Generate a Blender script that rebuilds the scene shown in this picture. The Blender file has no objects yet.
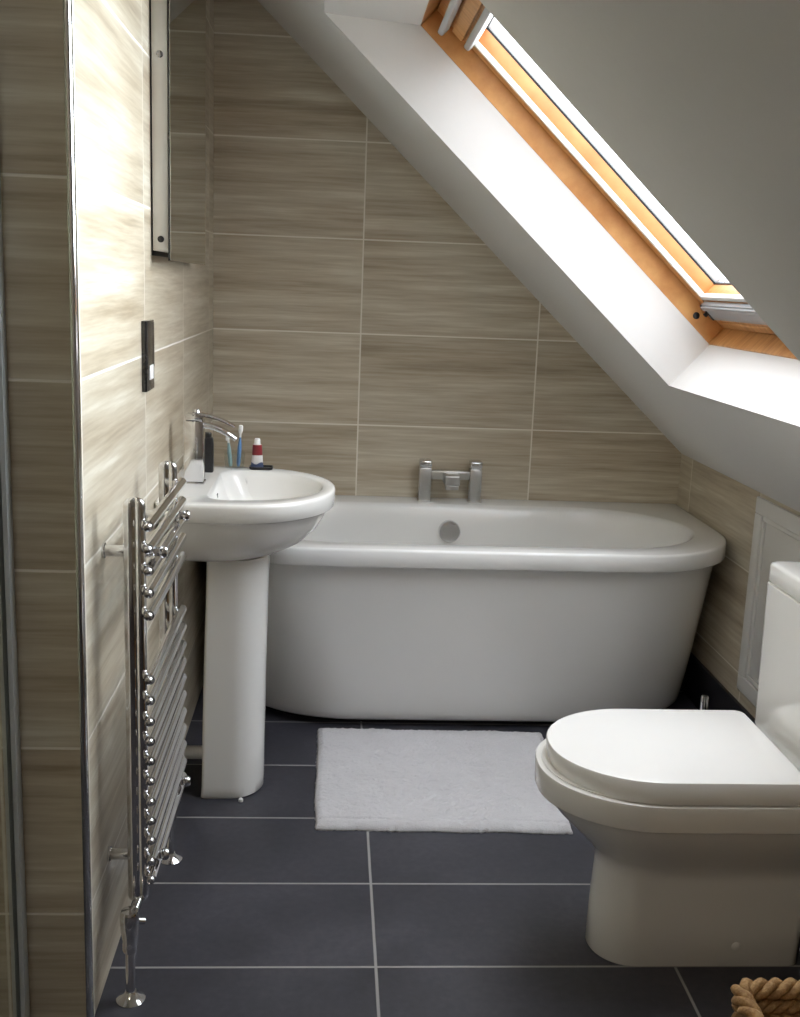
import bpy, bmesh, math, random
from mathutils import Vector, Matrix, noise
random.seed(7)
sc = bpy.context.scene
COL = sc.collection
SKY, GLOW, GLOW_K, GLOW_DIR, LAMP = 7.4, 31.0, 10.0, (.86, .47, .06), 7.0
PI = math.pi

# ------------------------------------------------------------------ helpers
def link(name, bm, mat, parent=None, smooth=40, kind=None):
    """one bmesh becomes ONE mesh object"""
    bmesh.ops.recalc_face_normals(bm, faces=bm.faces[:])
    me = bpy.data.meshes.new(name)
    bm.to_mesh(me); bm.free()
    if smooth is not None:
        for p in me.polygons: p.use_smooth = True
        me.set_sharp_from_angle(angle=math.radians(smooth))
    for m in (mat if isinstance(mat, (list, tuple)) else [mat]):
        me.materials.append(m)
    o = bpy.data.objects.new(name, me)
    COL.objects.link(o)
    if parent is not None:
        o.parent = parent
        o.matrix_parent_inverse = Matrix.Translation(-Vector(parent.location)) if parent.type == 'EMPTY' else Matrix.Identity(4)
    if kind: o['kind'] = kind
    return o

def thing(name, label, cat, loc=(0, 0, 0), group=None):
    o = bpy.data.objects.new(name, None)
    COL.objects.link(o)
    o.empty_display_size = 0.05
    o.location = loc
    o['label'] = label; o['category'] = cat
    if group: o['group'] = group
    return o

def box(bm, x0, x1, y0, y1, z0, z1, bev=0.0, seg=2, M=None):
    vs = [bm.verts.new(v) for v in ((x0,y0,z0),(x1,y0,z0),(x1,y1,z0),(x0,y1,z0),(x0,y0,z1),(x1,y0,z1),(x1,y1,z1),(x0,y1,z1))]
    fs = [bm.faces.new([vs[i] for i in q]) for q in ((0,3,2,1),(4,5,6,7),(0,1,5,4),(1,2,6,5),(2,3,7,6),(3,0,4,7))]
    new = vs
    if bev > 0:
        es = list({e for f in fs for e in f.edges})
        r = bmesh.ops.bevel(bm, geom=es, offset=bev, segments=seg, affect='EDGES', profile=0.5)
        new = list({v for f in r['faces'] for v in f.verts} | {v for v in vs if v.is_valid})
    if M is not None:
        bmesh.ops.transform(bm, matrix=M, verts=[v for v in new if v.is_valid])
    return new

def boxbm(*a, **k):
    bm = bmesh.new(); box(bm, *a, **k); return bm

def rrect(x0, x1, y0, y1, c, n=12, m=5):
    """plan outline, counter-clockwise from (x0,y0); c = four (rx,ry) corner radii"""
    pts = []
    cs = [((x0 + c[0][0], y0 + c[0][1]), c[0], PI), ((x1 - c[1][0], y0 + c[1][1]), c[1], 1.5*PI),
          ((x1 - c[2][0], y1 - c[2][1]), c[2], 0), ((x0 + c[3][0], y1 - c[3][1]), c[3], .5*PI)]
    arcs = []
    for (cx, cy), (rx, ry), a0 in cs:
        arcs.append([(cx + rx*math.cos(a0 + .5*PI*k/n), cy + ry*math.sin(a0 + .5*PI*k/n)) for k in range(n+1)])
    for i in range(4):
        pts += arcs[i]
        a, b = arcs[i][-1], arcs[(i+1) % 4][0]
        pts += [(a[0] + (b[0]-a[0])*k/m, a[1] + (b[1]-a[1])*k/m) for k in range(1, m)]
    return pts

def loft(bm, rings, cap0=True, cap1=True, closed=True):
    vr = [[bm.verts.new(p) for p in r] for r in rings]
    n = len(vr[0])
    for a, b in zip(vr, vr[1:]):
        for i in range(n if closed else n-1):
            j = (i+1) % n
            bm.faces.new((a[i], a[j], b[j], b[i]))
    if cap0: bm.faces.new(vr[0][::-1])
    if cap1: bm.faces.new(vr[-1])
    return vr

def ring(z, *a, **k):
    return [(x, y, z) for x, y in rrect(*a, **k)]

def tube(bm, pts, r, n=12, caps=True):
    """round bar through a list of points; r is one radius or one per point"""
    pts = [Vector(p) for p in pts]
    rs = r if isinstance(r, (list, tuple)) else [r]*len(pts)
    rings = []; up = None
    for i, p in enumerate(pts):
        t = (pts[min(i+1, len(pts)-1)] - pts[max(i-1, 0)]).normalized()
        if up is None:
            up = Vector((0, 0, 1)) if abs(t.z) < .9 else Vector((0, 1, 0))
        s = t.cross(up).normalized(); up = s.cross(t).normalized()
        rings.append([p + (s*math.cos(2*PI*k/n) + up*math.sin(2*PI*k/n))*rs[i] for k in range(n)])
    loft(bm, rings, caps, caps)

def lathe(bm, prof, loc, axis='z', n=24):
    """profile of (radius, height) turned round an axis through loc"""
    L = Vector(loc); rings = []
    for r, h in prof:
        q = []
        for k in range(n):
            c, s = r*math.cos(2*PI*k/n), r*math.sin(2*PI*k/n)
            q.append(L + Vector({'z': (c, s, h), 'x': (h, c, s), 'y': (s, h, c)}[axis]))
        rings.append(q)
    loft(bm, rings)

def sweep_flat(bm, pts, widths, thick, wdir, nrm):
    """flat strip (for spouts, levers): rectangular section with eased edges along pts"""
    rings = []
    for p, w, t, nn in zip(pts, widths, thick, nrm):
        p = Vector(p); W = Vector(wdir); N = Vector(nn).normalized(); c = min(w, t)*.25
        rings.append([p + W*a + N*b for a, b in ((-w/2+c, -t/2), (w/2-c, -t/2), (w/2, -t/2+c), (w/2, t/2-c), (w/2-c, t/2), (-w/2+c, t/2), (-w/2, t/2-c), (-w/2, -t/2+c))])
    loft(bm, rings)

# ------------------------------------------------------------------ materials
class NT:
    def __init__(s, name):
        s.m = bpy.data.materials.new(name); s.m.use_nodes = True
        s.t = s.m.node_tree; s.b = s.t.nodes['Principled BSDF']
    def n(s, typ, **k):
        x = s.t.nodes.new(typ)
        for a, v in k.items(): setattr(x, a, v)
        return x
    def l(s, a, b): s.t.links.new(a, b)
    def math(s, op, a, b=None, c=None):
        x = s.n('ShaderNodeMath', operation=op)
        for i, v in enumerate((a, b, c)):
            if v is None: continue
            if hasattr(v, 'links'): s.l(v, x.inputs[i])
            else: x.inputs[i].default_value = v
        return x.outputs[0]
    def mix(s, f, a, b, blend='MIX'):
        x = s.n('ShaderNodeMix', data_type='RGBA', blend_type=blend)
        for i, v in ((0, f), (6, a), (7, b)):
            if hasattr(v, 'links'): s.l(v, x.inputs[i])
            else: x.inputs[i].default_value = v if i == 0 else (*v, 1)
        return x.outputs[2]
    def noise(s, vec, scale, detail=4, rough=.55):
        x = s.n('ShaderNodeTexNoise'); x.inputs['Scale'].default_value = scale
        x.inputs['Detail'].default_value = detail; x.inputs['Roughness'].default_value = rough
        if vec is not None: s.l(vec, x.inputs['Vector'])
        return x.outputs['Fac']
    def ramp(s, f, stops):
        x = s.n('ShaderNodeValToRGB'); e = x.color_ramp.elements
        while len(e) < len(stops): e.new(.5)
        for q, (p, c) in zip(e, stops): q.position = p; q.color = (*c, 1)
        s.l(f, x.inputs[0]); return x.outputs[0]
    def comb(s, x, y, z):
        c = s.n('ShaderNodeCombineXYZ')
        for i, v in enumerate((x, y, z)):
            if hasattr(v, 'links'): s.l(v, c.inputs[i])
            else: c.inputs[i].default_value = v
        return c.outputs[0]
    def bump(s, h, strength, dist):
        x = s.n('ShaderNodeBump'); x.inputs['Strength'].default_value = strength; x.inputs['Distance'].default_value = dist
        s.l(h, x.inputs['Height']); s.l(x.outputs[0], s.b.inputs['Normal'])
    def xyz(s):
        t = s.n('ShaderNodeTexCoord'); q = s.n('ShaderNodeSeparateXYZ'); s.l(t.outputs['Object'], q.inputs[0])
        return q.outputs, t.outputs['Object']

def srgb(r, g, b):
    f = lambda c: (c/255/12.92) if c/255 <= .04045 else ((c/255 + .055)/1.055)**2.4
    return (f(r), f(g), f(b))

def plain(name, col, rough=.5, metal=0.0, var=.04, scale=30, coat=0.0, bump=0.0):
    t = NT(name); _, vec = t.xyz()
    f = t.noise(vec, scale, 3)
    a = tuple(c*(1-var) for c in col); b = tuple(min(1, c*(1+var)) for c in col)
    t.l(t.mix(f, a, b), t.b.inputs['Base Color'])
    t.b.inputs['Roughness'].default_value = rough; t.b.inputs['Metallic'].default_value = metal
    t.b.inputs['Coat Weight'].default_value = coat
    if bump: t.bump(f, .4, bump)
    return t.m

def wall_tile(name, axis, u0, z0, tw=.5864, th=.3):
    """600 x 300 travertine-look tiles, veins along the tile, pale grout"""
    t = NT(name); o, _ = t.xyz()
    u = t.math('DIVIDE', t.math('SUBTRACT', o[axis], u0), tw); v = t.math('DIVIDE', t.math('SUBTRACT', o[2], z0), th)
    iu, iv = t.math('FLOOR', u), t.math('FLOOR', v)
    fu, fv = t.math('FRACT', u), t.math('FRACT', v)
    du = t.math('MULTIPLY', t.math('MINIMUM', fu, t.math('SUBTRACT', 1, fu)), tw)
    dv = t.math('MULTIPLY', t.math('MINIMUM', fv, t.math('SUBTRACT', 1, fv)), th)
    d = t.math('MINIMUM', du, dv)
    g = t.n('ShaderNodeMapRange'); g.inputs[1].default_value = .0016; g.inputs[2].default_value = .0030
    g.inputs[3].default_value = 1; g.inputs[4].default_value = 0; t.l(d, g.inputs[0]); grout = g.outputs[0]
    wn = t.n('ShaderNodeTexWhiteNoise'); wn.noise_dimensions = '3D'; t.l(t.comb(iu, iv, 3.7), wn.inputs['Vector'])
    rnd = wn.outputs['Value']
    U = t.math('MULTIPLY_ADD', rnd, 37.0, t.math('MULTIPLY', o[axis], 1.0))
    wob = t.math('MULTIPLY', t.noise(t.comb(t.math('MULTIPLY', U, 5.0), o[2], iv), 1.0, 2), .006)
    Z = t.math('ADD', o[2], wob)
    broad = t.noise(t.comb(t.math('MULTIPLY', U, 1.4), t.math('MULTIPLY', Z, 21.0), t.math('MULTIPLY', rnd, 9.0)), 1.0, 3, .5)
    fine = t.noise(t.comb(t.math('MULTIPLY', U, 5.0), t.math('MULTIPLY', Z, 105.0), rnd), 1.0, 4, .6)
    f = t.math('ADD', t.math('MULTIPLY', broad, .60), t.math('MULTIPLY', fine, .40))
    c = t.ramp(f, [(.31, srgb(161, 146, 123)), (.43, srgb(186, 173, 151)), (.55, srgb(204, 194, 174)), (.68, srgb(226, 220, 204))])
    tint = t.math('MULTIPLY_ADD', rnd, .16, .90)
    c = t.mix(1.0, c, t.comb(tint, tint, tint), 'MULTIPLY')
    c = t.mix(grout, c, srgb(234, 229, 218))
    t.l(c, t.b.inputs['Base Color'])
    t.l(t.math('MULTIPLY_ADD', grout, .4, .33), t.b.inputs['Roughness'])
    t.bump(t.math('SUBTRACT', t.math('MULTIPLY', fine, .12), grout), .35, .0015)
    return t.m

def floor_tile():
    t = NT('slate_floor_tile'); o, vec = t.xyz()
    tw, th = .5851, .2952
    u = t.math('DIVIDE', t.math('SUBTRACT', o[0], .5022), tw); v = t.math('DIVIDE', t.math('SUBTRACT', o[1], -.8558), th)
    fu, fv = t.math('FRACT', u), t.math('FRACT', v)
    du = t.math('MULTIPLY', t.math('MINIMUM', fu, t.math('SUBTRACT', 1, fu)), tw)
    dv = t.math('MULTIPLY', t.math('MINIMUM', fv, t.math('SUBTRACT', 1, fv)), th)
    g = t.n('ShaderNodeMapRange'); g.inputs[1].default_value = .0022; g.inputs[2].default_value = .0034
    g.inputs[3].default_value = 1; g.inputs[4].default_value = 0; t.l(t.math('MINIMUM', du, dv), g.inputs[0])
    grout = g.outputs[0]
    wn = t.n('ShaderNodeTexWhiteNoise'); t.l(t.comb(t.math('FLOOR', u), t.math('FLOOR', v), 1.3), wn.inputs['Vector'])
    n1 = t.noise(vec, 5, 5); n2 = t.noise(vec, 60, 3)
    f = t.math('ADD', t.math('MULTIPLY', n1, .7), t.math('MULTIPLY', n2, .3))
    c = t.ramp(f, [(.3, srgb(46, 46, 53)), (.5, srgb(58, 58, 66)), (.72, srgb(74, 73, 81))])
    k = t.math('MULTIPLY_ADD', wn.outputs['Value'], .2, .9)
    c = t.mix(1.0, c, t.comb(k, k, k), 'MULTIPLY')
    c = t.mix(grout, c, srgb(150, 148, 146))
    t.l(c, t.b.inputs['Base Color'])
    t.l(t.math('MULTIPLY_ADD', n1, .25, .36), t.b.inputs['Roughness'])
    t.bump(t.math('SUBTRACT', t.math('MULTIPLY', n2, .25), grout), .3, .002)
    return t.m

def wood(name, c0, c1, stretch):
    t = NT(name); o, _ = t.xyz()
    v = t.comb(*[t.math('MULTIPLY', o[i], stretch[i]) for i in range(3)])
    f = t.noise(v, 1.0, 5, .6)
    t.l(t.ramp(f, [(.32, c0), (.66, c1)]), t.b.inputs['Base Color'])
    t.b.inputs['Roughness'].default_value = .42; t.bump(f, .15, .002)
    return t.m

def glass_pane(name, tint=(.97, .99, .98)):
    t = NT(name); out = t.t.nodes['Material Output']
    tr = t.n('ShaderNodeBsdfTransparent'); tr.inputs[0].default_value = (*tint, 1)
    gl = t.n('ShaderNodeBsdfGlossy'); gl.inputs['Roughness'].default_value = .02
    fr = t.n('ShaderNodeFresnel'); fr.inputs[0].default_value = 1.45
    geo = t.n('ShaderNodeNewGeometry')
    mx = t.n('ShaderNodeMixShader')
    t.l(t.math('MULTIPLY', fr.outputs[0], t.math('SUBTRACT', 1, geo.outputs['Backfacing'])), mx.inputs[0])
    t.l(tr.outputs[0], mx.inputs[1]); t.l(gl.outputs[0], mx.inputs[2])
    t.l(mx.outputs[0], out.inputs['Surface'])
    return t.m

M = {}
M['tile_y'] = wall_tile('travertine_tile_back', 0, .4796, 1.4204)
M['tile_x'] = wall_tile('travertine_tile_side', 1, -1.2935+.5864, 1.4204)
M['tile_ret'] = wall_tile('travertine_tile_return', 0, -.135, 1.4204)
M['floor'] = floor_tile()
M['paint'] = plain('white_ceiling_paint', srgb(216, 214, 211), .75, var=.015, scale=60, bump=.0006)
M['joinery'] = plain('white_gloss_paint', srgb(224, 223, 220), .35, var=.01)
M['ceramic'] = plain('white_ceramic', srgb(236, 235, 231), .12, var=.008, scale=6, coat=.3)
M['acrylic'] = plain('white_acrylic', srgb(236, 236, 234), .16, var=.008, scale=6)
M['seat'] = plain('white_seat_plastic', srgb(240, 239, 236), .22, var=.006)
M['chrome'] = plain('polished_chrome', (.72, .72, .73), .09, 1.0, var=.03, scale=12)
M['brushed'] = plain('brushed_aluminium', (.62, .62, .61), .32, 1.0, var=.06, scale=80)
M['silver'] = plain('satin_silver', (.72, .71, .69), .5, .7, var=.03, scale=80)
M['darkchrome'] = plain('dark_steel', (.30, .30, .31), .2, 1.0)  # steel in one even dark tone
M['skirt'] = plain('black_slate_skirting', srgb(44, 44, 50), .4, var=.15, scale=18)
M['black'] = plain('black_plastic', (.012, .012, .014), .3, var=.1)
M['blackgloss'] = plain('black_glass', (.02, .02, .022), .08, var=.1, coat=.5)
M['rubber'] = plain('black_rubber', (.015, .014, .013), .6)
M['mirror'] = plain('mirror_silver', (.74, .78, .74), .015, 1.0, var=.004)
M['pine'] = wood('lacquered_pine', srgb(188, 124, 62), srgb(218, 160, 92), (3, 3, 3))
M['pine_a'] = wood('lacquered_pine_frame', srgb(192, 132, 74), srgb(222, 168, 106), (9, 60, 9))
M['pine_pale'] = wood('pale_pine_sash', srgb(206, 134, 78), srgb(222, 156, 96), (9, 60, 9))
M['white_lacquer'] = plain('white_lacquered_rail', srgb(240, 240, 236), .4, var=.01)
M['greyplastic'] = plain('light_grey_plastic', srgb(186, 190, 192), .4, var=.02)
M['greybar'] = plain('grey_rail', srgb(150, 154, 157), .35, var=.02)
M['glass'] = glass_pane('clear_pane')
M['shower_glass'] = glass_pane('shower_glass', (.93, .96, .94))
M['tumbler'] = glass_pane('tumbler_glass', (.93, .95, .95))
M['white_plastic'] = plain('white_plastic', srgb(232, 232, 230), .35, var=.01)
M['blue_plastic'] = plain('blue_plastic', srgb(92, 132, 176), .35)
M['green_plastic'] = plain('teal_plastic', srgb(140, 168, 170), .35)

# ------------------------------------------------------------------ the room
XR, ZK, ZC, YN = 1.585, .755, 2.2, -4.7      # knee wall x, its height, flat ceiling, wall behind the camera
YL, XS = -1.913, -.95                          # end of the tiled left wall, shower side wall
NX, NZ, OFF = .6847124, .72881337, 1.6355358   # slope plane
def W(a, d, y):                                # along the slope (downwards), beyond it, y
    return (a*NZ + (OFF + d)*NX, y, -a*NX + (OFF + d)*NZ)
AK = XR*NZ - ZK*NX; AR = ((OFF*NZ - ZC)/NX)
XRIDGE = AR*NZ + OFF*NX

S = 'structure'
def slab(name, mat, *b):
    return link(name, boxbm(*b), mat, None, None, S)
slab('floor', M['floor'], XS-.1, XR+.1, YN-.1, .1, -.1, 0)
bm = bmesh.new()
prof = [(-.1, 0), (XR+.1, 0), (XR+.1, ZK-.10), (XR, ZK), (XRIDGE, ZC), (-.1, ZC)]
loft(bm, [[(x, 0, z) for x, z in prof], [(x, .1, z) for x, z in prof]])
link('wall_back', bm, M['tile_y'], None, None, S)
slab('wall_left', M['tile_x'], -.1, 0, -1.9, 0, 0, ZC)
slab('wall_return', M['tile_ret'], XS, -.0005, YL, -1.9, 0, ZC)
slab('wall_shower', M['tile_x'], XS-.1, XS, YN, -1.9, 0, ZC)
slab('wall_right', M['tile_x'], XR, XR+.1, YN, 0, 0, ZK)
bm = bmesh.new()
prof = [(XS-.1, 0), (XR+.1, 0), (XR+.1, ZK-.10), (XR, ZK), (XRIDGE, ZC), (XS-.1, ZC)]
loft(bm, [[(x, YN-.1, z) for x, z in prof], [(x, YN, z) for x, z in prof]])
link('wall_near', bm, M['paint'], None, None, S)

# sloped ceiling with the roof-window opening and its reveals, and the flat part: one plastered surface
YW0, YW1 = -1.925, -.80
AT0, AB0, AT1, AB1, DR = -1.057, .206, -.876, .202, .147
bm = bmesh.new()
def vr(a, d, y): return bm.verts.new(W(a, d, y))
e = .08
o0 = [vr(AR, 0, YN), vr(AK, 0, YN), vr(AK, 0, 0), vr(AR, 0, 0)]
i0 = [vr(AT0, 0, YW0), vr(AB0, 0, YW0), vr(AB0, 0, YW1), vr(AT0, 0, YW1)]
i1 = [vr(AT1, DR, YW0), vr(AB1, DR, YW0), vr(AB1, DR, YW1), vr(AT1, DR, YW1)]
o1 = [vr(AR-.25, DR, YN-.1), vr(AK+.2, DR, YN-.1), vr(AK+.2, DR, .1), vr(AR-.25, DR, .1)]
for q in range(4):
    k = (q+1) % 4
    bm.faces.new((o0[q], o0[k], i0[k], i0[q])); bm.faces.new((i0[q], i0[k], i1[k], i1[q]))
    bm.faces.new((i1[q], i1[k], o1[k], o1[q])); bm.faces.new((o1[q], o1[k], o0[k], o0[q]))
link('ceiling', bm, M['paint'], None, None, S)
slab('ceiling_flat', M['paint'], XS-.1, XRIDGE+.001, YN-.1, .1, ZC, ZC+.1)

# dark upstand along the knee wall, corner trim, access hatch
link('baseboard_right', boxbm(XR-.012, XR, YN, 0, 0, .142, .002), M['skirt'], None, 40, S)
bm = bmesh.new()
prof = [(-.006, YL-.0005), (-.006, YL-.002), (-.003, YL-.0035), (.0005, YL-.0035), (.003, YL-.0005), (.004, YL+.004), (.004, YL+.010), (.0002, YL+.010), (.0002, YL-.0005)]
loft(bm, [[(x, y, 0) for x, y in prof], [(x, y, ZC) for x, y in prof]])
link('trim_1', bm, M['chrome'], None, 60, S)

def frame_bm(bm, x0, x1, y0, y1, z0, z1, w, bev=.002):
    box(bm, x0, x1, y0, y1, z0, z0+w, bev); box(bm, x0, x1, y0, y1, z1-w, z1, bev)
    box(bm, x0, x1, y0, y0+w, z0+w, z1-w, bev); box(bm, x0, x1, y1-w, y1, z0+w, z1-w, bev)
bm = bmesh.new()
DY0, DY1, DZ0, DZ1 = -1.50, -.708, .184, .747
frame_bm(bm, XR-.013, XR, DY0, DY1, DZ0, DZ1, .046, .004)
door = link('door_1', bm, M['joinery'], None, 40, S)
bm = bmesh.new()
frame_bm(bm, XR-.008, XR, DY0+.047, DY1-.047, DZ0+.047, DZ1-.047, .014, .004)
link('molding', bm, M['joinery'], door)
bm = bmesh.new(); box(bm, XR-.004, XR, DY0+.062, DY1-.062, DZ0+.062, DZ1-.062, .001)
link('panel', bm, M['joinery'], door)

# ------------------------------------------------------------------ roof window
def wbox(bm, a0, a1, d0, d1, y0, y1, bev=.002):
    nb = bmesh.new(); box(nb, a0, a1, d0, d1, y0, y1, bev)
    for v in nb.verts: v.co = W(v.co.x, v.co.y, v.co.z)
    me = bpy.data.meshes.new('t'); nb.to_mesh(me); nb.free(); bm.from_mesh(me); bpy.data.meshes.remove(me)
def wframe(bm, a0, a1, y0, y1, d0, d1, wt, wb, ws, bev=.002):
    wbox(bm, a0, a0+wt, d0, d1, y0, y1, bev); wbox(bm, a1-wb, a1, d0, d1, y0, y1, bev)
    wbox(bm, a0+wt, a1-wb, d0, d1, y0, y0+ws, bev); wbox(bm, a0+wt, a1-wb, d0, d1, y1-ws, y1, bev)
bm = bmesh.new()
F = .055
wframe(bm, AT1-F, AB1+F, YW0-F, YW1+F, DR, .2505, F, F+.004, F, .003)
win = link('window_1', bm, M['pine_a'], None, 40, S)
bm = bmesh.new()
wframe(bm, AT1+.004, AB1-.008, YW0+.003, YW1-.003, .199, .205, .10, .02, .034, .001)
link('sash_face', bm, M['pine_a'], win)
bm = bmesh.new()   # white inner rail round the sash opening
wframe(bm, AT1+.11, .094, YW0+.036, YW1-.036, .200, .2135, .015, .012, .010, .001)
link('sash_rail', bm, M['white_lacquer'], win)
bm = bmesh.new()
wframe(bm, AT1+.002, AB1-.006, YW0+.002, YW1-.002, .2055, .246, .115, .112, .043, .001)
link('sash', bm, M['pine_pale'], win)
bm = bmesh.new()
wbox(bm, .098, .194, .2005, .206, YW0+.004, YW1-.004, .001)
link('bottom_rail', bm, M['pine_a'], win)
bm = bmesh.new()
wbox(bm, .096, .150, .186, .200, YW0+.05, YW1-.05, .003)
wbox(bm, .100, .112, .180, .187, YW0+.05, YW1-.05, .002)
link('blind_bar', bm, M['greybar'], win)
for yy in (YW1-.046, YW0+.046):
    bm = bmesh.new()
    wbox(bm, .098, .150, .184, .200, yy-.006, yy+.006, .002); wbox(bm, .120, .130, .176, .186, yy-.004, yy+.004, .001)
    link('bar_clip', bm, M['black'], win)
bm = bmesh.new()
wframe(bm, AT1+.108, .094, YW0+.040, YW1-.040, .246, .251, .012, .012, .005, 0)
link('glazing_gasket', bm, M['rubber'], win)
bm = bmesh.new()
wbox(bm, AT1+.09, .12, .250, .2502, YW0+.03, YW1-.03, 0)
link('pane', bm, M['glass'], win, None)
bm = bmesh.new()
wframe(bm, AT1-F-.03, AB1+F+.03, YW0-F-.03, YW1+F+.03, .2515, .272, .19, .20, F+.067, .003)
link('outer_cladding', bm, M['greyplastic'], win)
bm = bmesh.new()   # ventilation flap bar across the top
wbox(bm, -.836, -.819, .158, .190, YW0+.02, YW1-.028, .006)
link('vent_bar', bm, M['greyplastic'], win)
bm = bmesh.new()
wbox(bm, -.812, -.778, .184, .199, YW0+.03, YW1-.034, .003)
link('vent_flap', bm, M['pine_a'], win)
bm = bmesh.new()   # blind head box
wbox(bm, -.768, -.750, .180, .2, YW0+.03, YW1-.032, .005)
link('blind_box', bm, M['greyplastic'], win)
for (a, d, y) in ((.121, .171, YW1), (.121, .171, YW0)):
    bm = bmesh.new(); sg = -1 if y == YW1 else 1
    c = Vector(W(a, d, y))
    lathe(bm, [(.0, 0), (.0085, 0), (.009, .0012*sg), (.008, .002*sg), (0, .0022*sg)], c, 'y', 16)
    link('screw_cap', bm, M['black'], win)

# ------------------------------------------------------------------ bathtub
bath = thing('bathtub', 'white freestanding bathtub with curved tapered front against the back wall', 'bathtub', (.8, -.38, 0))
def bo(z, i, rx=.33, ry=.315, xl=.003, xr=1.582, y0=-.757, n=20):
    return ring(z, xl+i, xr-i, y0+i, -.003-i*.2, [(rx, ry), (rx, ry), (.012, .012), (.012, .012)], n=n, m=8)
def bi(z, dx, yb, yf, rx, ry):
    return ring(z, .12+dx, 1.505-dx, yf, yb, [(rx, ry)]*4, n=20, m=8)
bm = bmesh.new()
R_ = [bo(.522, .035), bo(.529, .008), bo(.5305, .003), bo(.534, 0), bo(.574, 0), bo(.5785, .0015), bo(.5805, .0045), bo(.581, .010), bo(.581, .03),
      bi(.581, 0, -.105, -.685, .33, .285), bi(.578, .006, -.112, -.678, .33, .28), bi(.565, .012, -.120, -.668, .325, .272),
      bi(.50, .030, -.135, -.648, .31, .255), bi(.40, .06, -.150, -.625, .29, .235), bi(.28, .10, -.168, -.60, .26, .21),
      bi(.20, .15, -.195, -.565, .22, .18), bi(.17, .22, -.24, -.51, .16, .13)]
loft(bm, R_, False, True)
link('tub', bm, M['acrylic'], bath, 50)
def pan_out(t):      # outer panel, 0 = base, 1 = under the rim
    l = lambda a, b: a + (b-a)*t
    return dict(x0=l(.10, .024), x1=l(1.535, 1.562), y0=l(-.600, -.728), y1=-.006, c=[(l(.38, .33), l(.30, .31))]*2 + [(.01, .01)]*2)
bm = bmesh.new(); R_ = []
for z, t, i in ((.022, 0, .02), (.024, 0, .008), (.032, 0, .001), (.05, .03, 0)):
    q = pan_out(t); R_.append(ring(z, q['x0']+i, q['x1']-i, q['y0']+i, q['y1'], q['c'], n=20, m=8))
for k in range(1, 13):
    t = k/12; q = pan_out(.03 + .97*(t**.9))
    R_.append(ring(.05 + (.529-.05)*t, q['x0'], q['x1'], q['y0'], q['y1'], q['c'], n=20, m=8))
loft(bm, R_, True, False)
link('side_panel', bm, M['acrylic'], bath, 50)
bm = bmesh.new()
q = pan_out(0)
loft(bm, [ring(z, q['x0']+.05, q['x1']-.05, q['y0']+.05, q['y1'], [(.33, .25)]*2+[(.01, .01)]*2, n=20, m=8) for z in (0, .0235)])
link('shadow_plinth', bm, M['rubber'], bath)  # recessed support; shadow gap under the bath is put into its black colour
bm = bmesh.new()
lathe(bm, [(.0, .012), (.030, .012), (.034, .006), (.036, 0), (.036, -.016), (.033, -.021), (.026, -.023), (0, -.024)], (.786, -.136, .497), 'y', 32)
ov = link('overflow_cover', bm, M['chrome'], bath, 40)
ov['label'] = 'round chrome overflow cover'
bm = bmesh.new()
lathe(bm, [(.0, 0), (.04, 0), (.04, .006), (.03, .012), (0, .013)], (.80, -.38, .170), 'z', 24)
link('waste_plug', bm, M['chrome'], bath)

# bath filler tap on the rear rim
bt = thing('bath_tap', 'chrome two pillar bath filler tap on the back rim of the bathtub', 'tap', (.79, -.055, .581))
for xa in (.706, .874):
    bm = bmesh.new()
    box(bm, xa-.0195, xa+.0195, -.077, -.038, .581, .693, .003)
    box(bm, xa-.023, xa+.023, -.081, -.034, .581, .585, .001)
    p = link('pillar', bm, M['brushed'], bt)
    bm = bmesh.new()
    box(bm, xa-.0205, xa+.0205, -.083, -.032, .697, .719, .005, 3); box(bm, xa-.012, xa+.012, -.07, -.045, .692, .698)
    link('handle', bm, M['chrome'], bt)
bm = bmesh.new(); box(bm, .725, .855, -.070, -.045, .655, .684, .003)
link('crossbar', bm, M['brushed'], bt)
bm = bmesh.new()
box(bm, .765, .815, -.135, -.043, .646, .679, .004, 3); box(bm, .769, .811, -.133, -.100, .632, .647, .002)
link('spout', bm, M['brushed'], bt)

# ------------------------------------------------------------------ pedestal washbasin
YB, ZB = -.95, .787
basin = thing('washbasin', 'white rounded washbasin on a tall pedestal beside the left tiled wall', 'washbasin', (.18, YB, 0))
def wo(z, x1, hw, rx, x0=.001):
    return ring(z, x0, x1, YB-hw, YB+hw, [(.02, .02), (rx, hw*.985), (rx, hw*.985), (.02, .02)], n=16, m=6)
def wi(z, x0, x1, hw, rl, rx):
    return ring(z, x0, x1, YB-hw, YB+hw, [(rl, rl*1.2), (rx, hw*.96), (rx, hw*.96), (rl, rl*1.2)], n=16, m=6)
bm = bmesh.new()
R_ = [wo(.618, .225, .110, .11), wo(.621, .245, .124, .13), wo(.634, .285, .150, .15), wo(.658, .330, .187, .18), (wo(.690, .362, .217, .20)), wo(.720, .380, .236, .21),
      wo(.738, .387, .243, .215), wo(.742, .391, .247, .217), wo(.743, .400, .255, .22), wo(.746, .403, .258, .222), wo(.778, .405, .260, .222), wo(.7835, .404, .259, .222),
      wo(.7862, .4015, .2565, .221), wo(ZB, .397, .252, .219),
      wi(ZB, .104, .376, .200, .05, .20), wi(.784, .108, .372, .195, .05, .198), wi(.772, .114, .366, .187, .05, .19), wi(.735, .128, .352, .170, .055, .18),
      wi(.70, .155, .33, .145, .06, .15), wi(.675, .18, .30, .105, .05, .10), wi(.668, .21, .27, .05, .025, .04)]
loft(bm, R_, True, True)
link('basin', bm, M['ceramic'], basin, 55)
bm = bmesh.new()
R_ = []
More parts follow.
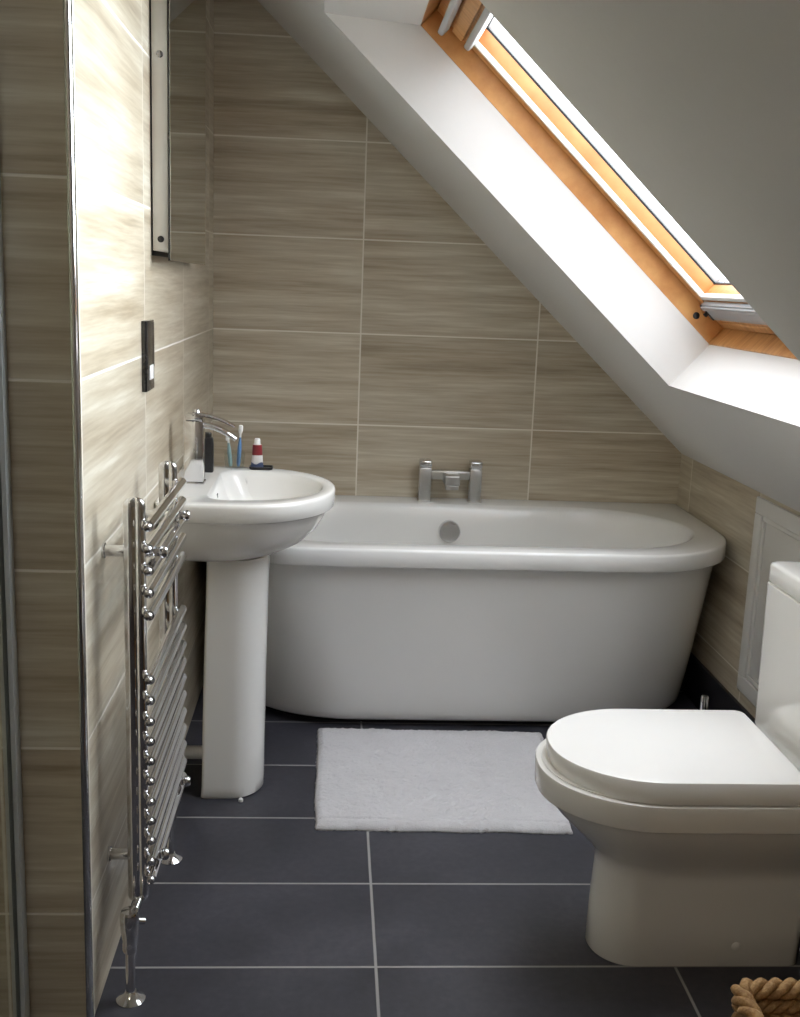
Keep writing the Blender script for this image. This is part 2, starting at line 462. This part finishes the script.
for z, x1, y0, y1, x0 in ((0, .236, -1.053, -.85, .088), (.004, .239, -1.056, -.847, .086), (.03, .238, -1.054, -.848, .088), (.3, .240, -1.050, -.85, .092), (.55, .243, -1.046, -.854, .098), (.6175, .246, -1.05, -.85, .100)):
    R_.append(ring(z, x0, x1, y0, y1, [(.008, .008), (.075, .095), (.075, .095), (.008, .008)], n=14, m=5))
loft(bm, R_)
link('pedestal', bm, M['ceramic'], basin, 50)
bm = bmesh.new(); lathe(bm, [(0, 0), (.006, 0), (.006, .006), (.003, .009), (0, .0095)], (.188, -1.066, 0), 'z', 12)
link('fixing_bolt', bm, M['white_plastic'], basin)
bm = bmesh.new(); tube(bm, [(.001, -.95, .078), (.09, -.95, .078)], .017, 16); tube(bm, [(.001, -.95, .078), (.012, -.95, .078)], .024, 16)
link('waste_pipe', bm, M['white_plastic'], basin)
bm = bmesh.new(); box(bm, .1165, .1195, -.986, -.974, .742, .768, .0012)
link('overflow_slot', bm, M['darkchrome'], basin)

# tall square mixer tap with a curved lever and spout
tp = thing('basin_tap', 'tall chrome mixer tap with curved spout standing on the washbasin', 'tap', (.06, YB, ZB))
bm = bmesh.new()
box(bm, .034, .084, YB-.025, YB+.025, ZB, ZB+.006, .001); box(bm, .0355, .0825, YB-.0235, YB+.0235, ZB+.006, ZB+.156, .003)
link('body', bm, M['chrome'], tp)
bm = bmesh.new()
pts, nm = [], []
for k in range(11):
    a = k/10; pts.append((.075 + .085*a, YB, ZB + .146 - .006*a - .028*a*a)); nm.append((.12 + .5*a, 0, 1))
sweep_flat(bm, pts, [.034 - .004*k/10 for k in range(11)], [.014 - .004*k/10 for k in range(11)], (0, 1, 0), nm)
link('spout', bm, M['chrome'], tp)
bm = bmesh.new()
box(bm, .0375, .0805, YB-.0215, YB+.0215, ZB+.1565, ZB+.171, .004)
tube(bm, [(.064, YB, ZB+.169), (.064, YB, ZB+.179), (.064, YB, ZB+.183)], [.010, .009, .005], 14)
pts, nm = [], []
for k in range(11):
    a = k/10; pts.append((.055 + .102*a, YB, ZB + .172 - .003*a - .026*a*a)); nm.append((.1 + .5*a, 0, 1))
sweep_flat(bm, pts, [.030 - .006*k/10 for k in range(11)], [.008 - .003*k/10 for k in range(11)], (0, 1, 0), nm)
link('lever', bm, M['chrome'], tp)

# things on the far ledge of the basin
bo_ = thing('bottle', 'small dark bottle standing behind the basin tap', 'bottle', (.073, -.785, ZB))
bm = bmesh.new()
loft(bm, [ring(ZB+z, .073-w, .073+w, -.785-w, -.785+w, [(r, r)]*4, n=6, m=2) for z, w, r in ((0, .013, .005), (.002, .0145, .006), (.075, .0145, .006), (.088, .013, .006), (.092, .009, .006))])
link('body', bm, M['black'], bo_)
bm = bmesh.new(); lathe(bm, [(0, .0922), (.009, .0922), (.0095, .094), (.0095, .102), (.008, .104), (0, .104)], (.073, -.785, ZB), 'z', 16)
link('cap', bm, M['blackgloss'], bo_)

tum = thing('tumbler', 'clear glass tumbler holding two toothbrushes on the basin ledge', 'tumbler', (.136, -.722, ZB))
bm = bmesh.new()
lathe(bm, [(0, 0), (.024, 0), (.0255, .003), (.029, .045), (.0275, .045), (.024, .006), (0, .005)], (.136, -.722, ZB), 'z', 28)
link('glass', bm, M['tumbler'], tum)
def brush(name, label, base, top, mat):
    t = thing(name, label, 'toothbrush', base, 'toothbrushes in the tumbler')
    b, q = Vector(base), Vector(top); d = q - b
    bm = bmesh.new(); tube(bm, [b, b+d*.1, b+d*.45, b+d*.6, b+d*.7], [.004, .0055, .0055, .004, .0028], 10)
    link('handle', bm, mat, t)
    bm = bmesh.new(); tube(bm, [b+d*.7, b+d*.82], [.0028, .0028], 8); tube(bm, [b+d*.82, b+d*.85, b+d*.97, q], [.003, .006, .006, .003], 10)
    hd = link('head', bm, M['white_plastic'], t)
    bm = bmesh.new(); c = b + d*.91; box(bm, c.x-.0045, c.x+.0045, c.y-.016, c.y-.0055, c.z-.011, c.z+.011, .002)
    link('bristles', bm, M['white_plastic'], hd)
brush('toothbrush', 'teal handled toothbrush, the shorter one in the tumbler, leaning left', (.126, -.724, ZB+.0062), (.118, -.729, ZB+.096), M['green_plastic'])
brush('toothbrush', 'blue handled toothbrush, the taller one in the tumbler on the right', (.146, -.720, ZB+.0062), (.152, -.716, ZB+.116), M['blue_plastic'])

tray = thing('soap_tray', 'small flat black tray on the far ledge of the washbasin', 'tray', (.205, -.7225, ZB))
bm = bmesh.new()
o = lambda z, i: ring(ZB+z, .176+i, .238-i, -.742+i, -.703-i, [(.008, .008)]*4, n=6, m=3)
loft(bm, [o(0, .003), o(.002, 0), o(.008, -.0005), o(.008, .002), o(.003, .004)])
link('dish', bm, M['black'], tray)
tpst = thing('toothpaste_tube', 'red and white toothpaste tube standing on the small black tray', 'toothpaste', (.196, -.7225, ZB+.003))
def tubering(z, a, b): return [(.196 + a*math.cos(2*PI*k/24), -.7225 + b*math.sin(2*PI*k/24), ZB+z) for k in range(24)]
t = NT('toothpaste_print'); o_, _ = t.xyz()
h = t.math('SUBTRACT', o_[2], ZB)
band = t.math('MULTIPLY', t.math('GREATER_THAN', h, .038), t.math('LESS_THAN', h, .066))
wav = t.math('LESS_THAN', h, t.math('MULTIPLY_ADD', t.math('SINE', t.math('MULTIPLY', o_[0], 220)), .003, .016))
c = t.mix(band, srgb(225, 222, 220), srgb(128, 40, 46)); c = t.mix(wav, c, srgb(92, 104, 136))
t.l(c, t.b.inputs['Base Color']); t.b.inputs['Roughness'].default_value = .3; M['paste'] = t.m
bm = bmesh.new()
loft(bm, [tubering(.0032, .017, .0018), tubering(.008, .0165, .003), (tubering(.03, .0145, .009)), tubering(.063, .0125, .0115), tubering(.0665, .011, .0105)])
link('tube', bm, M['paste'], tpst)
bm = bmesh.new(); loft(bm, [tubering(.0668, .0085, .0085), tubering(.080, .0075, .0075), tubering(.0825, .006, .006)])
link('cap', bm, M['white_plastic'], tpst)

# ------------------------------------------------------------------ heated towel radiator
rad = thing('towel_radiator', 'chrome ladder towel radiator with rows of rungs on the left wall', 'radiator', (.06, -1.59, 0))
PY = (-1.782, -1.402)
def post_bm(y):
    bm = bmesh.new(); pr = []
    for k in range(36):                       # two round tubes side by side, welded
        a = 2*PI*k/36; best = 0
        for cx_, r_ in ((-.0075, .0122), (.0085, .0098)):
            b_ = math.cos(a)*cx_; disc = b_*b_ - cx_*cx_ + r_*r_
            if disc > 0: best = max(best, b_ + math.sqrt(disc))
        pr.append((.0625 + best*math.cos(a), y + best*math.sin(a)))
    sc_ = lambda z, s: [(.0625 + (x-.0625)*s, y + (yy-y)*s, z) for x, yy in pr]
    loft(bm, [sc_(.168, .6), sc_(.172, .92), sc_(.178, 1), sc_(.900, 1), sc_(.908, .92), sc_(.913, .7), sc_(.916, .35)])
    return bm
for y in PY: link('upright', post_bm(y), M['chrome'], rad, 60)
RZ = [.870, .831, .793, .754, .714, .598, .560, .521, .484, .447, .409, .370, .333, .295, .255, .219]
for z in RZ:
    bm = bmesh.new(); tube(bm, [(.0875, -1.800, z), (.0875, -1.384, z)], .0095, 14)
    rg = link('rung', bm, M['chrome'], rad)
    for y, s in ((-1.800, -1), (-1.384, 1)):
        bm = bmesh.new(); lathe(bm, [(.0, 0), (.0066, 0), (.0078, .002*s), (.0074, .006*s), (.005, .009*s), (0, .010*s)], (.0875, y, z), 'y', 14)
        link('end_cap', bm, M['chrome'], rg)
for y, z in ((-1.742, .8125), (-1.442, .8125), (-1.742, .236), (-1.442, .236)):
    bm = bmesh.new()
    tube(bm, [(0, y, z), (.082, y, z)], .0105, 14); tube(bm, [(0, y, z), (.004, y, z)], .014, 18)
    lathe(bm, [(0, .098), (.009, .098), (.011, .101), (.011, .107), (.008, .111), (0, .112)], (0, y, z), 'x', 18)
    box(bm, .082, .099, y-.006, y+.006, z-.007, z+.007, .001)
    link('wall_bracket', bm, M['chrome'], rad)
for y, s in ((-1.835, 1), (-1.348, -1)):
    bm = bmesh.new()
    lathe(bm, [(.0, .098), (.012, .098), (.0135, .102), (.0135, .112), (.0125, .118), (.0155, .135), (.0175, .150), (.0175, .172), (.015, .178), (0, .180)], (.055, y, 0), 'z', 20)
    tube(bm, [(.055, y, .155), (.058, y+.022*s, .160), (.0635, y+.05*s, .172)], [.0085, .0085, .0085], 12)
    tube(bm, [(.066, y+.012*s, .150), (.078, y+.018*s, .146)], [.007, .006], 10)
    v = link('valve', bm, M['chrome'], rad)
    bm = bmesh.new(); tube(bm, [(.055, y, .004), (.055, y, .099)], .0085, 14)
    link('supply_pipe', bm, M['chrome'], v)
    bm = bmesh.new(); lathe(bm, [(.0, 0), (.026, 0), (.026, .002), (.021, .006), (.013, .012), (.010, .018), (0, .018)], (.055, y, 0), 'z', 28)
    link('floor_collar', bm, M['chrome'], v)

# ------------------------------------------------------------------ toilet
toi = thing('toilet', 'white toilet with closed lid and square cistern against the right wall', 'toilet', (1.14, -1.66, 0))
YT = -1.662
def po(z, x0, x1, hw, rx, yc=YT, rb=.02):
    return ring(z, x0, x1, yc-hw, yc+hw, [(rx, hw*.97), (rb, rb), (rb, rb), (rx, hw*.97)], n=18, m=8)
bm = bmesh.new()
R_ = [po(0, .932, 1.334, .080, .080), po(.003, .930, 1.336, .082, .082), (po(.10, .932, 1.338, .083, .082)), po(.185, .936, 1.34, .085, .085), po(.205, .936, 1.342, .089, .09), po(.228, .918, 1.345, .105, .11),
      po(.25, .898, 1.35, .122, .13), po(.275, .872, 1.37, .143, .155), po(.30, .848, 1.42, .160, .173), po(.322, .830, 1.48, .172, .187), po(.3375, .820, 1.48, .178, .193), po(.338, .811, 1.48, .184, .199),
      po(.3395, .8075, 1.48, .186, .2), po(.342, .8065, 1.48, .187, .2), po(.388, .8055, 1.48, .187, .2), po(.3897, .8062, 1.48, .1863, .199), po(.3905, .809, 1.48, .183, .196)]
loft(bm, R_)
link('pan', bm, M['ceramic'], toi, 50)
bm = bmesh.new()
R_ = [po(.3907, .818, 1.268, .172, .186), po(.3910, .816, 1.270, .174, .188), po(.3930, .816, 1.270, .174, .188), po(.3934, .818, 1.268, .172, .186)]
loft(bm, R_)
link('seat', bm, M['seat'], toi, 50)
bm = bmesh.new()
R_ = [po(.3936, .834, 1.268, .179, .18), po(.3939, .829, 1.272, .1838, .186), po(.396, .8275, 1.272, .1845, .188), po(.4275, .824, 1.272, .175, .19), po(.4305, .8255, 1.271, .1735, .189), po(.4315, .829, 1.268, .170, .186)]
loft(bm, R_)
for y in (YT-.1, YT, YT+.1): box(bm, .9 if y != YT else .86, .915 if y != YT else .875, y-.006, y+.006, .3932, .3950)
link('lid', bm, M['seat'], toi, 40)
bm = bmesh.new()
for y in (YT-.0835,):
    bm = bmesh.new(); lathe(bm, [(0, 0), (.009, 0), (.009, -.002), (.005, -.005), (0, -.0055)], (1.204, y+.002, .045), 'y', 16)
    link('screw_cap', bm, M['white_plastic'], toi)
bm = bmesh.new()
R_ = []
for z, i in ((.390, .012), (.396, .004), (.41, 0), (.70, -.003), (.712, -.003), (.713, .004)):
    R_.append(ring(z, 1.298+i, 1.505, -1.842+i, -1.482-i, [(.02, .02)]*2 + [(.02, .02)]*2, n=8, m=4))
loft(bm, R_)
cis = link('cistern', bm, M['ceramic'], toi, 50)
bm = bmesh.new(); R_ = []
for z, i in ((.7145, .006), (.716, .001), (.718, 0), (.751, 0), (.755, .002), (.757, .006), (.7575, .012)):
    R_.append(ring(z-.001, 1.296+i, 1.507-i, -1.844+i, -1.480-i, [(.02, .02)]*4, n=8, m=4))
loft(bm, R_)
lidc = link('cistern_lid', bm, M['ceramic'], toi, 50)
bm = bmesh.new(); lathe(bm, [(0, .757), (.024, .757), (.024, .760), (.020, .763), (0, .764)], (1.40, YT, 0), 'z', 24)
link('flush_button', bm, M['chrome'], toi)

for y in (YT-.075, YT+.075):
    bm = bmesh.new(); tube(bm, [(1.283, y-.02, .402), (1.283, y+.02, .402)], .0095, 14)
    link('hinge', bm, M['chrome'], toi)

# toilet brush behind the toilet: only its handle shows over the lid
tb = thing('toilet_brush', 'slim chrome toilet brush handle rising behind the toilet lid', 'toilet brush', (1.343, -1.081, 0))
bm = bmesh.new(); lathe(bm, [(0, 0), (.042, 0), (.044, .004), (.044, .120), (.041, .122), (.038, .118), (.038, .012), (0, .010)], (1.343, -1.081, 0), 'z', 28)
link('holder', bm, M['brushed'], tb)
bm = bmesh.new(); lathe(bm, [(0, .12), (.0085, .12), (.0085, .24), (.0092, .241), (.0092, .301), (.0085, .303), (0, .303)], (1.343, -1.081, 0), 'z', 18)
link('handle', bm, M['chrome'], tb)
bm = bmesh.new(); lathe(bm, [(0, .02), (.026, .025), (.033, .05), (.032, .09), (.02, .115), (.007, .121), (0, .121)], (1.343, -1.081, 0), 'z', 24)
link('brush_head', bm, M['white_plastic'], tb)

# ------------------------------------------------------------------ bath mat
bm = bmesh.new()
X0, X1, Y0, Y1 = .374, 1.0, -1.214, -.630
nx, ny = 200, 190
def mat_h(u, v):
    e = min(u*(X1-X0), (1-u)*(X1-X0), v*(Y1-Y0), (1-v)*(Y1-Y0))
    edge = min(1, e/.016)**.5
    P = Vector((u*(X1-X0), v*(Y1-Y0), 0))
    q = noise.noise(P*55)*.0022 + noise.noise(P*150)*.0025 + noise.noise(P*16)*.0015
    hem = -.004 if .030 < v*(Y1-Y0) < .036 or .030 < (1-v)*(Y1-Y0) < .036 else 0
    return .003 + edge*(.015 + q + hem)
top = []
for j in range(ny+1):
    row = []
    for i in range(nx+1):
        u, v = i/nx, j/ny
        x = X0 + (X1-X0)*u; y = Y0 + (Y1-Y0)*v
        x += .012*(v-.0)*(u-.5)*2*.0 + .005*noise.noise(Vector((v*5, 1.3, 0)))*(1 if u < .5 else -1)*abs(2*u-1)
        y += .006*noise.noise(Vector((u*6, 7.7, 0)))*abs(2*v-1) - .010*u
        x += .03*u*v
        if i in (0, nx): x += .004*noise.noise(Vector((v*60, 3, 0)))
        if j in (0, ny): y += .004*noise.noise(Vector((u*60, 5, 0)))
        row.append(bm.verts.new((x, y, mat_h(u, v))))
    top.append(row)
for j in range(ny):
    for i in range(nx): bm.faces.new((top[j][i], top[j][i+1], top[j+1][i+1], top[j+1][i]))
loop = [top[0][i] for i in range(nx)] + [top[j][nx] for j in range(ny)] + [top[ny][i] for i in range(nx, 0, -1)] + [top[j][0] for j in range(ny, 0, -1)]
low = [bm.verts.new((v.co.x, v.co.y, .0002)) for v in loop]
for k in range(len(loop)):
    n_ = (k+1) % len(loop); bm.faces.new((loop[k], low[k], low[n_], loop[n_]))
bm.faces.new(low[::-1])
t = NT('white_cotton_pile'); _, vec = t.xyz()
f1, f2 = t.noise(vec, 420, 3), t.noise(vec, 14, 3)
t.l(t.mix(t.math('MULTIPLY_ADD', f1, .6, t.math('MULTIPLY', f2, .4)), srgb(186, 185, 188), srgb(226, 225, 228)), t.b.inputs['Base Color'])
t.b.inputs['Roughness'].default_value = .95; t.b.inputs['Sheen Weight'].default_value = .3
t.bump(f1, .7, .004)
mt = link('bath_mat', bm, t.m, None, 180)
mt['label'] = 'white cotton bath mat on the dark floor in front of the bathtub'; mt['category'] = 'bath mat'

# ------------------------------------------------------------------ mirror, shaver socket
mir = thing('mirror', 'tall wall mirror with silver side panel hung above the washbasin', 'mirror', (0, -.9, 1.315))
YM0, YM1 = -1.205, -.575
bm = bmesh.new(); box(bm, .0002, .0034, YM0, YM1, 1.325, 2.05, .001)
link('back_plate', bm, M['black'], mir)
bm = bmesh.new(); box(bm, .0035, .0355, YM0+.0005, YM1, 1.335, 2.04, .0008)
link('cabinet', bm, M['silver'], mir)
bm = bmesh.new(); box(bm, .0358, .0405, YM0-.002, YM1+.002, 1.315, 2.055, .0005)
link('edge', bm, M['blackgloss'], mir)
bm = bmesh.new(); box(bm, .0406, .0412, YM0-.0015, YM1+.0015, 1.3155, 2.0545)
link('mirror_glass', bm, M['mirror'], mir, None)
for z, m_ in ((1.359, 'black'), (1.728, 'darkchrome')):
    bm = bmesh.new(); lathe(bm, [(0, .002), (.006, .002), (.007, 0), (.007, -.002), (.004, -.0035), (0, -.003)], (.0205, YM0, z), 'y', 18)
    link('screw', bm, M[m_], mir)
sw = thing('shaver_socket', 'slim black shaver socket plate on the left wall above the radiator', 'socket', (0, -1.29, 1.12))
bm = bmesh.new(); box(bm, 0, .011, -1.338, -1.246, 1.047, 1.192, .0015)
link('plate', bm, M['blackgloss'], sw)
bm = bmesh.new(); box(bm, .0108, .0125, -1.332, -1.252, 1.094, 1.187, .0004)
link('faceplate', bm, M['darkchrome'], sw)
bm = bmesh.new(); box(bm, .0108, .0135, -1.312, -1.268, 1.070, 1.100, .0008)
link('socket_insert', bm, M['white_plastic'], sw)

# ------------------------------------------------------------------ shower screen at the left edge
shs = thing('shower_screen', 'clear glass shower screen in a grey wall channel at the far left', 'shower screen', (-.112, -2.3, 0))
bm = bmesh.new()
prof = [(-.122, YL), (-.122, YL-.028), (-.1155, YL-.030), (-.1155, YL-.004), (-.1085, YL-.004), (-.1085, YL-.030), (-.102, YL-.028), (-.102, YL)]
loft(bm, [[(x, y, .0) for x, y in prof], [(x, y, 1.98) for x, y in prof]])
link('wall_channel', bm, M['greyplastic'], shs)
bm = bmesh.new(); box(bm, -.1145, -.1095, -2.75, YL-.005, .004, 1.975, .001)
link('glass_panel', bm, M['shower_glass'], shs, None)

# ------------------------------------------------------------------ woven basket, bottom right
BX0, BX1, BY0, BY1, BZ = 1.028, 1.35, -2.44, -2.13, .25
bas = thing('basket', 'square brown basket of plaited seagrass in the bottom right corner', 'basket', ((BX0+BX1)/2, (BY0+BY1)/2, 0))
t = NT('seagrass'); _, vec = t.xyz()
f = t.noise(vec, 45, 3); g2 = t.noise(vec, 260, 3)
t.l(t.ramp(t.math('ADD', t.math('MULTIPLY', f, .6), t.math('MULTIPLY', g2, .4)), [(.3, srgb(122, 88, 52)), (.5, srgb(168, 130, 84)), (.7, srgb(200, 168, 118))]), t.b.inputs['Base Color'])
t.b.inputs['Roughness'].default_value = .7; t.bump(g2, .5, .002); M['grass'] = t.m
def rope(bm, path, R, pitch, sgn, n=8, strands=3):
    """plaited rope: strands winding round a closed path"""
    P = [Vector(p) for p in path]; L = [0.0]
    for a, b in zip(P, P[1:]+P[:1]): L.append(L[-1] + (b-a).length)
    tot = L[-1]; turns = max(1, round(tot/pitch)); N = turns*10
    def at(s):
        s %= tot
        for i in range(len(P)):
            if L[i+1] >= s: return P[i].lerp(P[(i+1) % len(P)], (s-L[i])/max(1e-9, L[i+1]-L[i]))
    for q in range(strands):
        rings = []
        for k in range(N):
            s = tot*k/N; c = at(s); t_ = (at(s+.004)-at(s-.004)).normalized()
            u_ = Vector((0, 0, 1)); v_ = t_.cross(u_).normalized()
            ph = sgn*2*PI*turns*k/N + 2*PI*q/strands
            c = c + (u_*math.sin(ph) + v_*math.cos(ph))*R*.52
            rings.append([c + (u_*math.sin(2*PI*j/n)*.9 + v_*math.cos(2*PI*j/n))*R*.62 for j in range(n)])
        vs = [[bm.verts.new(p) for p in r] for r in rings]
        for k in range(N):
            a, b = vs[k], vs[(k+1) % N]
            for j in range(n): bm.faces.new((a[j], a[(j+1) % n], b[(j+1) % n], b[j]))
def bpath(z, i=0): return [(x, y, z) for x, y in rrect(BX0+i, BX1-i, BY0+i, BY1-i, [(.022, .022)]*4, n=5, m=10)]
bm = bmesh.new(); z = .015; k = 0
while z < BZ-.03:
    rope(bm, bpath(z, .012), .0125, .06, 1 if k % 2 else -1); z += .0215; k += 1
link('woven_side', bm, M['grass'], bas, 180)
bm = bmesh.new(); rope(bm, bpath(BZ-.014, .011), .0155, .07, 1)
link('rim', bm, M['grass'], bas, 180)
bm = bmesh.new()
loft(bm, [[(x, y, zz) for x, y in rrect(BX0+.02, BX1-.02, BY0+.02, BY1-.02, [(.03, .03)]*4)] for zz in (.002, .014)])
link('bottom', bm, M['grass'], bas)

# ------------------------------------------------------------------ light: overcast sky through the roof window
w = bpy.data.worlds.new('sky'); sc.world = w; w.use_nodes = True
nt = w.node_tree; bg = nt.nodes['Background']
def wn_(op, a, b=None):
    x = nt.nodes.new('ShaderNodeMath'); x.operation = op
    for q, v in enumerate((a, b)):
        if v is None: continue
        if hasattr(v, 'links'): nt.links.new(v, x.inputs[q])
        else: x.inputs[q].default_value = v
    return x.outputs[0]
tc = nt.nodes.new('ShaderNodeTexCoord')
dp = nt.nodes.new('ShaderNodeVectorMath'); dp.operation = 'DOT_PRODUCT'
nt.links.new(tc.outputs['Generated'], dp.inputs[0]); dp.inputs[1].default_value = Vector(GLOW_DIR).normalized()
glow = wn_('MULTIPLY', wn_('EXPONENT', wn_('MULTIPLY', wn_('SUBTRACT', dp.outputs['Value'], 1.0), GLOW_K)), GLOW)
sp = nt.nodes.new('ShaderNodeSeparateXYZ'); nt.links.new(tc.outputs['Generated'], sp.inputs[0])
up_ = wn_('MAXIMUM', sp.outputs[2], 0.0)      # overcast sky: brightest overhead, dim ground below the horizon
sky = wn_('ADD', wn_('MULTIPLY', wn_('ADD', wn_('MULTIPLY', up_, .75), .17), SKY), SKY*.08)
nt.links.new(sky, bg.inputs[1])
bg2 = nt.nodes.new('ShaderNodeBackground'); nt.links.new(glow, bg2.inputs[1]); bg2.inputs[0].default_value = (.87, .92, 1.0, 1)
ad = nt.nodes.new('ShaderNodeAddShader'); nt.links.new(bg.outputs[0], ad.inputs[0]); nt.links.new(bg2.outputs[0], ad.inputs[1])
nt.links.new(ad.outputs[0], nt.nodes['World Output'].inputs['Surface'])
bg.inputs[0].default_value = (.915, .92, 1.0, 1)
# added fill lamp, out of view behind the camera, with no fixture
la = bpy.data.lights.new('fill_lamp', 'AREA'); la.shape = 'DISK'; la.size = .35; la.energy = LAMP; la.color = (1.0, .87, .74)
lo = bpy.data.objects.new('fill_lamp', la); COL.objects.link(lo); lo.location = (-.35, -3.9, ZC-.02)

# ------------------------------------------------------------------ camera
f_px, pitch, yaw, roll = 1086.65, .2038, .0665, .0386
fwd = Vector((math.sin(yaw)*math.cos(pitch), math.cos(yaw)*math.cos(pitch), -math.sin(pitch)))
rt = Vector((math.cos(yaw), -math.sin(yaw), 0)); up = rt.cross(fwd)
r2 = rt*math.cos(roll) + up*math.sin(roll); u2 = -rt*math.sin(roll) + up*math.cos(roll)
cam = bpy.data.cameras.new('camera'); co = bpy.data.objects.new('camera', cam); COL.objects.link(co)
co.matrix_world = Matrix(((r2.x, u2.x, -fwd.x, .3906), (r2.y, u2.y, -fwd.y, -3.6033), (r2.z, u2.z, -fwd.z, 1.2856), (0, 0, 0, 1)))
cam.sensor_fit = 'HORIZONTAL'; cam.sensor_width = 36; cam.lens = f_px/800*36; cam.clip_start = .02
sc.camera = co

vs = sc.view_settings
vs.view_transform = 'Standard'; vs.look = 'None'; vs.gamma = 1.0; vs.use_curve_mapping = False
vs.exposure = 0.25
sc.cycles.use_denoising = True
sc.cycles.max_bounces = 12; sc.cycles.diffuse_bounces = 6; sc.cycles.transparent_max_bounces = 12
sc.cycles.sample_clamp_indirect = 8.0
